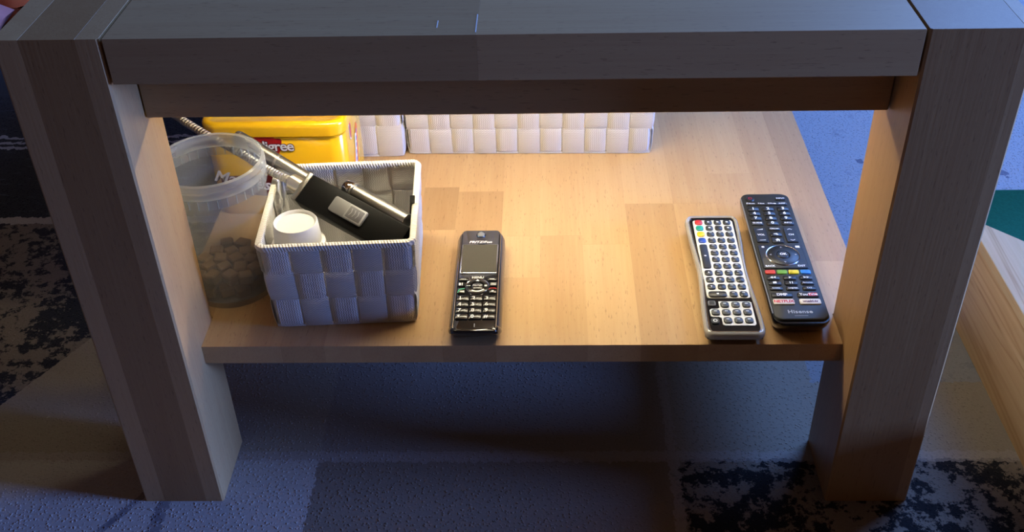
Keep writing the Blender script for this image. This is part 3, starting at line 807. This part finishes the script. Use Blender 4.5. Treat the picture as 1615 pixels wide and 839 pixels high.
dash = disc_me([(-.0013, -.0004), (.0013, -.0004), (.0013, .0004), (-.0013, .0004)], .0001); dash.materials.append(KW)
blob = disc_me([(-.0010, -.0009), (.0010, -.0009), (.0010, .0009), (-.0010, .0009)], .0001); blob.materials.append(KW)
cx = [-.0141, -.0048, .0042, .0132]
ry = [.1605, .1507, .1405, .1302, .1199, .1098, .0994, .0889, .0785, .0682, .0577, .0468]
def arrow(a, s=.0013): return disc_me([(s * math.cos(a), s * math.sin(a)), (s * math.cos(a + 2.3), s * math.sin(a + 2.3)), (s * math.cos(a - 2.3), s * math.sin(a - 2.3))], .0001)
arrows = {(8, 0): PI / 2, (9, 0): PI, (9, 1): 0, (10, 0): -PI / 2}
KZ2 = .0185
for r_, y in enumerate(ry):
    for c_ in range(4):
        if 4 <= r_ <= 7 and c_ == 0: continue
        if r_ == 11 and c_ in (0, 1): continue
        if c_ == 0 and r_ < 4:
            key(pan, cx[0], y, .0072, .0078, KZ2, kcol['rgyb'[r_]], .0022, .0011); continue
        k = key(pan, cx[c_], y, .0072, .0078, KZ2, KK, .0022, .0011)
        if (r_, c_) in arrows: part('legend', arrow(arrows[(r_, c_)]), KW, k, (0, 0, .0012))
        elif (r_, c_) not in ((10, 1), (1, 2), (9, 3)): part('legend', dash if r_ > 1 else blob, LGR, k, (0, .0016 if r_ > 1 else 0, .0012))
k = key(pan, -.0141, .1044, .0072, .0376, KZ2, KK, .0018, .0011); part('legend', blob, LGR, k, (0, 0, .0012))
k = key(pan, -.0099, .0468, .0162, .0078, KZ2, KK, .0022, .0011); part('legend', blob, LGR, k, (0, 0, .0012))
for y, xsn in ((.0318, (-.0057, .0038, .0132)), (.0212, (-.0149, -.0057, .0036, .0128)), (.0102, (-.0057, .0035, .0126))):
    for x in xsn:
        k = key(low_p, x, y, .0073, .0078, KZ2, KK, .0022, .0011); part('legend', dash, LGR, k, (0, .0010, .0012))
k = key(kb, -.0166, .0345, .0068, .0072, .0177, GRY, .0016, .0012); part('key_top', prism_me(rrect(-.0022, .0022, -.0024, .0024, .0006, 2), .0012, .0015), KK, k)
k = key(kb, -.0166, .0101, .0072, .0076, .0177, KK, .0022, .0012)
part('legend', lathe_me([(.0012, .0013), (.0019, .0013), (.0019, .00135), (.0012, .00135)], 20, closed=True), KW, k)

# ------------------------------------------------------------------ television remote
hi = thing('tv_remote', 'long black television remote with white number keys and coloured buttons', 'remote control', (0.2445, 0.0460, ZS + .0001), math.radians(0.1))
HB = simple('charcoal_remote_face', (0.026, 0.026, 0.022), 0.5, spec=.3, bump=.1, bscale=2500)
bm = new()
loft(bm, [ring(-.0195, .0210, .0100, .188, .008, 0), ring(-.0225, .0240, .0060, .192, .010, .003), ring(-.0240, .0250, .0010, .2000, .010, .010), ring(-.0246, .0250, -.0020, .2025, .010, .016), ring(-.0240, .0244, -.0020, .2020, .009, .0185)])
part('shell', to_mesh(bm, smooth=50), GLB, hi)
bm = new()
fo = [(-.0236, .0085), (-.0150, -.0002), (.0150, -.0006), (.0236, .0015)]
loft(bm, [ring(-.0238, .0242, .0010, .2015, .008, .0186), ring(-.0234, .0238, .0014, .2010, .008, .0200), ring(-.0226, .0230, .0022, .2002, .0075, .0206)])
part('face', to_mesh(bm, smooth=35), HB, hi)
part('edge_trim', tube_me([(-.0240, .010, .0196), (-.0242, .10, .0196), (-.0240, .193, .0196)], .0006, 6), GRY, hi)
HK = simple('tv_remote_key', (0.014, 0.014, 0.013), 0.40)
HZ = .0207
def hkey(x, y, w, d, s=None, size=.0045, mat=None, lm=None, r=.0012, bold=.03, **kw):
    k = key(hi, x, y, w, d, HZ, mat or HK, r, .0011)
    if s: lettering(s, size, lm or KW, k, (0, 0, .0012), bold=bold, **kw)
    return k
pw = part('power_key', lathe_me([(0, .0013), (.0036, .0012), (.0043, .0004), (.0044, 0)], 24), HK, hi, (-.0153, .1905, HZ))
part('power_ring', lathe_me([(.0014, .0014), (.0019, .0014), (.0019, .0015), (.0014, .0015)], 20, closed=True), KR, pw)
hkey(.0148, .1905, .0105, .0044, 'INPUT', .0030, r=.002)
k = hkey(-.0004, .1813, .0405, .0042, r=.0008)
for x, s in ((-.0158, 'P.Mode'), (-.0054, 'P.Size'), (.0052, 'S.Mode'), (.0152, 'SLEEP')): lettering(s, .0027, KW, k, (x, 0, .0012), bold=.03)
for i, s in enumerate('123456789'):
    hkey((-.0152, -.0006, .0142)[i % 3], (.1722, .1640, .1556)[i // 3], .0112, .0066, s, .0056, bold=.04)
hkey(-.0152, .1472, .0114, .0064, 'GUIDE', .0031); hkey(-.0004, .1472, .0112, .0066, '0', .0056, bold=.04); hkey(.0144, .1472, .0114, .0064, 'INFO', .0031)
def tri(s, a): return disc_me([(s * math.cos(a + q), s * math.sin(a + q)) for q in (0, 2.1, -2.1)], .0001)
k = hkey(-.0148, .1268, .0112, .0234, 'VOL', .0036)
part('legend', disc_me([(-.003, -.0004), (.003, -.0004), (.003, .0012)], .0001), KW, k, (0, .0088, .0012)); part('legend', disc_me([(-.003, -.0004), (.003, -.0004), (.003, .0006), (-.003, .0)], .0001), KW, k, (0, -.0088, .0012))
k = hkey(.0136, .1268, .0112, .0234, 'CH', .0036)
part('legend', disc_me([(-.0022, -.0008), (0, .0004), (.0022, -.0008), (.0022, -.0001), (0, .0012), (-.0022, -.0001)], .0001), KW, k, (0, .0088, .0012)); part('legend', disc_me([(-.0022, .0008), (-.0022, .0001), (0, -.0012), (.0022, .0001), (.0022, .0008), (0, -.0004)], .0001), KW, k, (0, -.0088, .0012))
hkey(-.0005, .1372, .0112, .0050, 'CH.List', .0028)
k = hkey(-.0005, .1281, .0112, .0066); part('legend', disc_me([(-.0022, -.0006), (-.001, -.0006), (.0008, -.0018), (.0022, -.0014), (.0008, .0012), (-.001, .0006), (-.0022, .0006)], .0001), KW, k, (0, 0, .0012))
k = hkey(-.0005, .1180, .0112, .0078); part('legend', disc_me([(-.0016, -.0020), (-.0005, -.0020), (-.0005, -.0006), (.0005, -.0006), (.0005, -.0020), (.0016, -.0020), (.0016, .0002), (.0026, .0002), (0, .0024), (-.0026, .0002), (-.0016, .0002)], .0001), KW, k, (0, 0, .0012))
cl = hkey(-.0006, .0917, .0412, .0362, r=.0016)
part('legend', disc_me([(.0014 * math.cos(2 * PI * q / 12), .0013 * math.sin(2 * PI * q / 12)) for q in range(12)], .0001), KW, cl, (-.0160, .0150, .0012))
part('legend', disc_me([(-.0020, -.0015), (.0020, -.0015), (.0020, .0015), (-.0020, .0015)], .0001), KW, cl, (.0162, .0150, .0012))
lettering('BACK', .0034, KW, cl, (-.0143, -.0150, .0012), bold=.03); lettering('EXIT', .0034, KW, cl, (.0143, -.0150, .0012), bold=.03)
part('navigation_ring', lathe_me([(.0060, .0008), (.0064, .0022), (.0140, .0022), (.0154, .0011)], 48), HK, cl, (.0002, .0012, 0))
part('ring_edge', lathe_me([(.0148, .0019), (.0154, .0021), (.0160, .0014), (.0158, .0010)], 48), SIL, cl, (.0002, .0012, 0))
for a in range(4): part('legend', tri(.0013, a * PI / 2), LGR, cl, (.0002 + .0115 * math.cos(a * PI / 2), .0012 + .0115 * math.sin(a * PI / 2), .0023))
okk = part('ok_key', lathe_me([(0, .0028), (.0050, .0027), (.0058, .0018)], 28), HK, cl, (.0002, .0012, 0))
lettering('OK', .0042, KW, okk, (0, 0, .0030), bold=.03)
hc = {'r': simple('button_red', (0.62, 0.05, 0.02), .35), 'g': simple('button_green', (0.16, 0.36, 0.03), .35), 'y': simple('button_yellow', (0.78, 0.58, 0.01), .35), 'b': simple('button_blue', (0.03, 0.20, 0.50), .35)}
for x, c_ in ((-.0164, 'r'), (-.0057, 'g'), (.0049, 'y'), (.0155, 'b')): hkey(x, .0682, .0094, .0056, mat=hc[c_])
tr_ = tri(.0017, 0); tl_ = tri(.0017, PI)
k = hkey(-.0153, .0594, .0116, .0058); part('legend', tl_, KW, k, (-.0013, 0, .0012)); part('legend', tl_, KW, k, (.0015, 0, .0012))
k = hkey(-.0005, .0594, .0116, .0058); part('legend', tr_, KW, k, (0, 0, .0012))
k = hkey(.0142, .0594, .0116, .0058); part('legend', tr_, KW, k, (-.0015, 0, .0012)); part('legend', tr_, KW, k, (.0013, 0, .0012))
sq = lambda w, d: disc_me([(-w, -d), (w, -d), (w, d), (-w, d)], .0001)
k = hkey(-.0153, .0516, .0116, .0058); part('legend', sq(.0016, .0014), KW, k, (0, 0, .0012))
k = hkey(-.0006, .0516, .0116, .0058); part('legend', sq(.0004, .0015), KW, k, (-.001, 0, .0012)); part('legend', sq(.0004, .0015), KW, k, (.001, 0, .0012))
hkey(.0141, .0516, .0116, .0054, 'Favourites', .0021); hkey(-.0154, .0438, .0116, .0054, 'Subtitle', .0023); hkey(-.0006, .0438, .0116, .0054, 'Language', .0023); hkey(.0141, .0438, .0116, .0054, 'TXT', .0026)
hkey(-.0121, .0342, .0184, .0064, 'DMP', .0046, bold=.05)
k = hkey(.0110, .0342, .0184, .0064); lettering('You', .0044, KW, k, (-.0040, 0, .0012), bold=.03)
part('red_tile', disc_me(rrect(-.0040, .0040, -.0022, .0022, .0008, 2), .0001), kcol['r'], k, (.0040, 0, .0012)); lettering('Tube', .0040, KW, k, (.0040, 0, .0014), bold=.03)
KC = simple('pale_key', (0.72, 0.66, 0.56), .4)
hkey(-.0121, .0246, .0184, .0074, 'NETFLIX', .0046, KC, KR, bold=.05); hkey(.0110, .0246, .0184, .0074, 'wuaki.tv', .0040, KC, MAR, bold=.05)
lettering('Hisense', .0062, LGR, hi, (-.0004, .0112, .0208), bold=.03, space=1.1); part('model_line', disc_me([(-.0058, -.0004), (.0058, -.0004), (.0058, .0004), (-.0058, .0004)], .0001), GRY, hi, (-.0003, .0058, .0207))

# ------------------------------------------------------------------ things around the table
fr = thing('pine_frame', 'raw pine board frame standing on the rug right of the table', 'wooden frame', (0.47, 0, 0.0004))
def plank(pts, z0, z1, c, name='plank'): part(name, prism_me(pts, z0, z1, .002, 2, False, 30), pine_y, fr, color=c)
plank([(.006, -.9), (.020, -.9), (.020, .262), (.006, .275)], 0, .084, (0.86, .80, .74), 'side_board')
plank([(.0, -.9), (.024, -.9), (.024, .256), (.0, .2815)], .0842, .116, (0.98, .94, .90), 'edge_board')
plank([(.0, -.9), (.145, -.9), (.145, .130), (.0, .2815)], .1162, .1260, (1.0, 1.0, 1.0), 'top_board')
plank([(.126, -.9), (.145, -.9), (.145, .14), (.126, .16)], 0, .116, (0.86, .80, .74), 'side_board')
GRN = simple('green_felt', (0.010, 0.115, 0.075), 0.9, spec=.1, bump=.8, bscale=300, var=.25)
props(part('felt_mat', prism_me(rrect(.500, 1.05, .300, .5125, .01), .0005, .012, .002), GRN), 'dark green felt mat on the rug behind the pine frame', 'mat')
def cushion(name, label, loc, rz, w, d, h, mat):
    bm = new(); n = 14; rings = []
    rows_ = []
    for side in (1, -1):
        g = []
        for i in range(n + 1):
            r = []
            for j in range(n + 1):
                u = i / n * 2 - 1; v = j / n * 2 - 1
                z = h / 2 * ((1 - abs(u) ** 3.2) * (1 - abs(v) ** 3.2)) ** .5
                k = 1 - .05 * (1 - abs(u)) * abs(v) ** 4
                r.append(bm.verts.new((w / 2 * u * (1 - .07 * (1 - abs(v) ** 2)* abs(u) ** 6), d / 2 * v * (1 - .07 * (1 - u * u) * abs(v) ** 6), h / 2 + side * z)))
            g.append(r)
        for i in range(n):
            for j in range(n): bm.faces.new((g[i][j], g[i + 1][j], g[i + 1][j + 1], g[i][j + 1]))
    bmesh.ops.remove_doubles(bm, verts=bm.verts, dist=1e-5)
    o = part(name, to_mesh(bm, smooth=60), mat, None, loc, (0, 0, rz))
    return props(o, label, 'cushion')
cushion('cushion', 'orange fabric cushion on the rug behind the left table leg', (-1.00, 1.175, .001), 0.0, .32, .32, .13, simple('orange_cloth', (0.50, 0.10, 0.035), .9, spec=.1, bump=.5, bscale=700))
cushion('cushion', 'pink fabric cushion beside the orange one at the left edge', (-1.018, 0.860, .001), 0.0, .31, .30, .13, simple('pink_cloth', (0.62, 0.26, 0.26), .9, spec=.1, bump=.5, bscale=700))
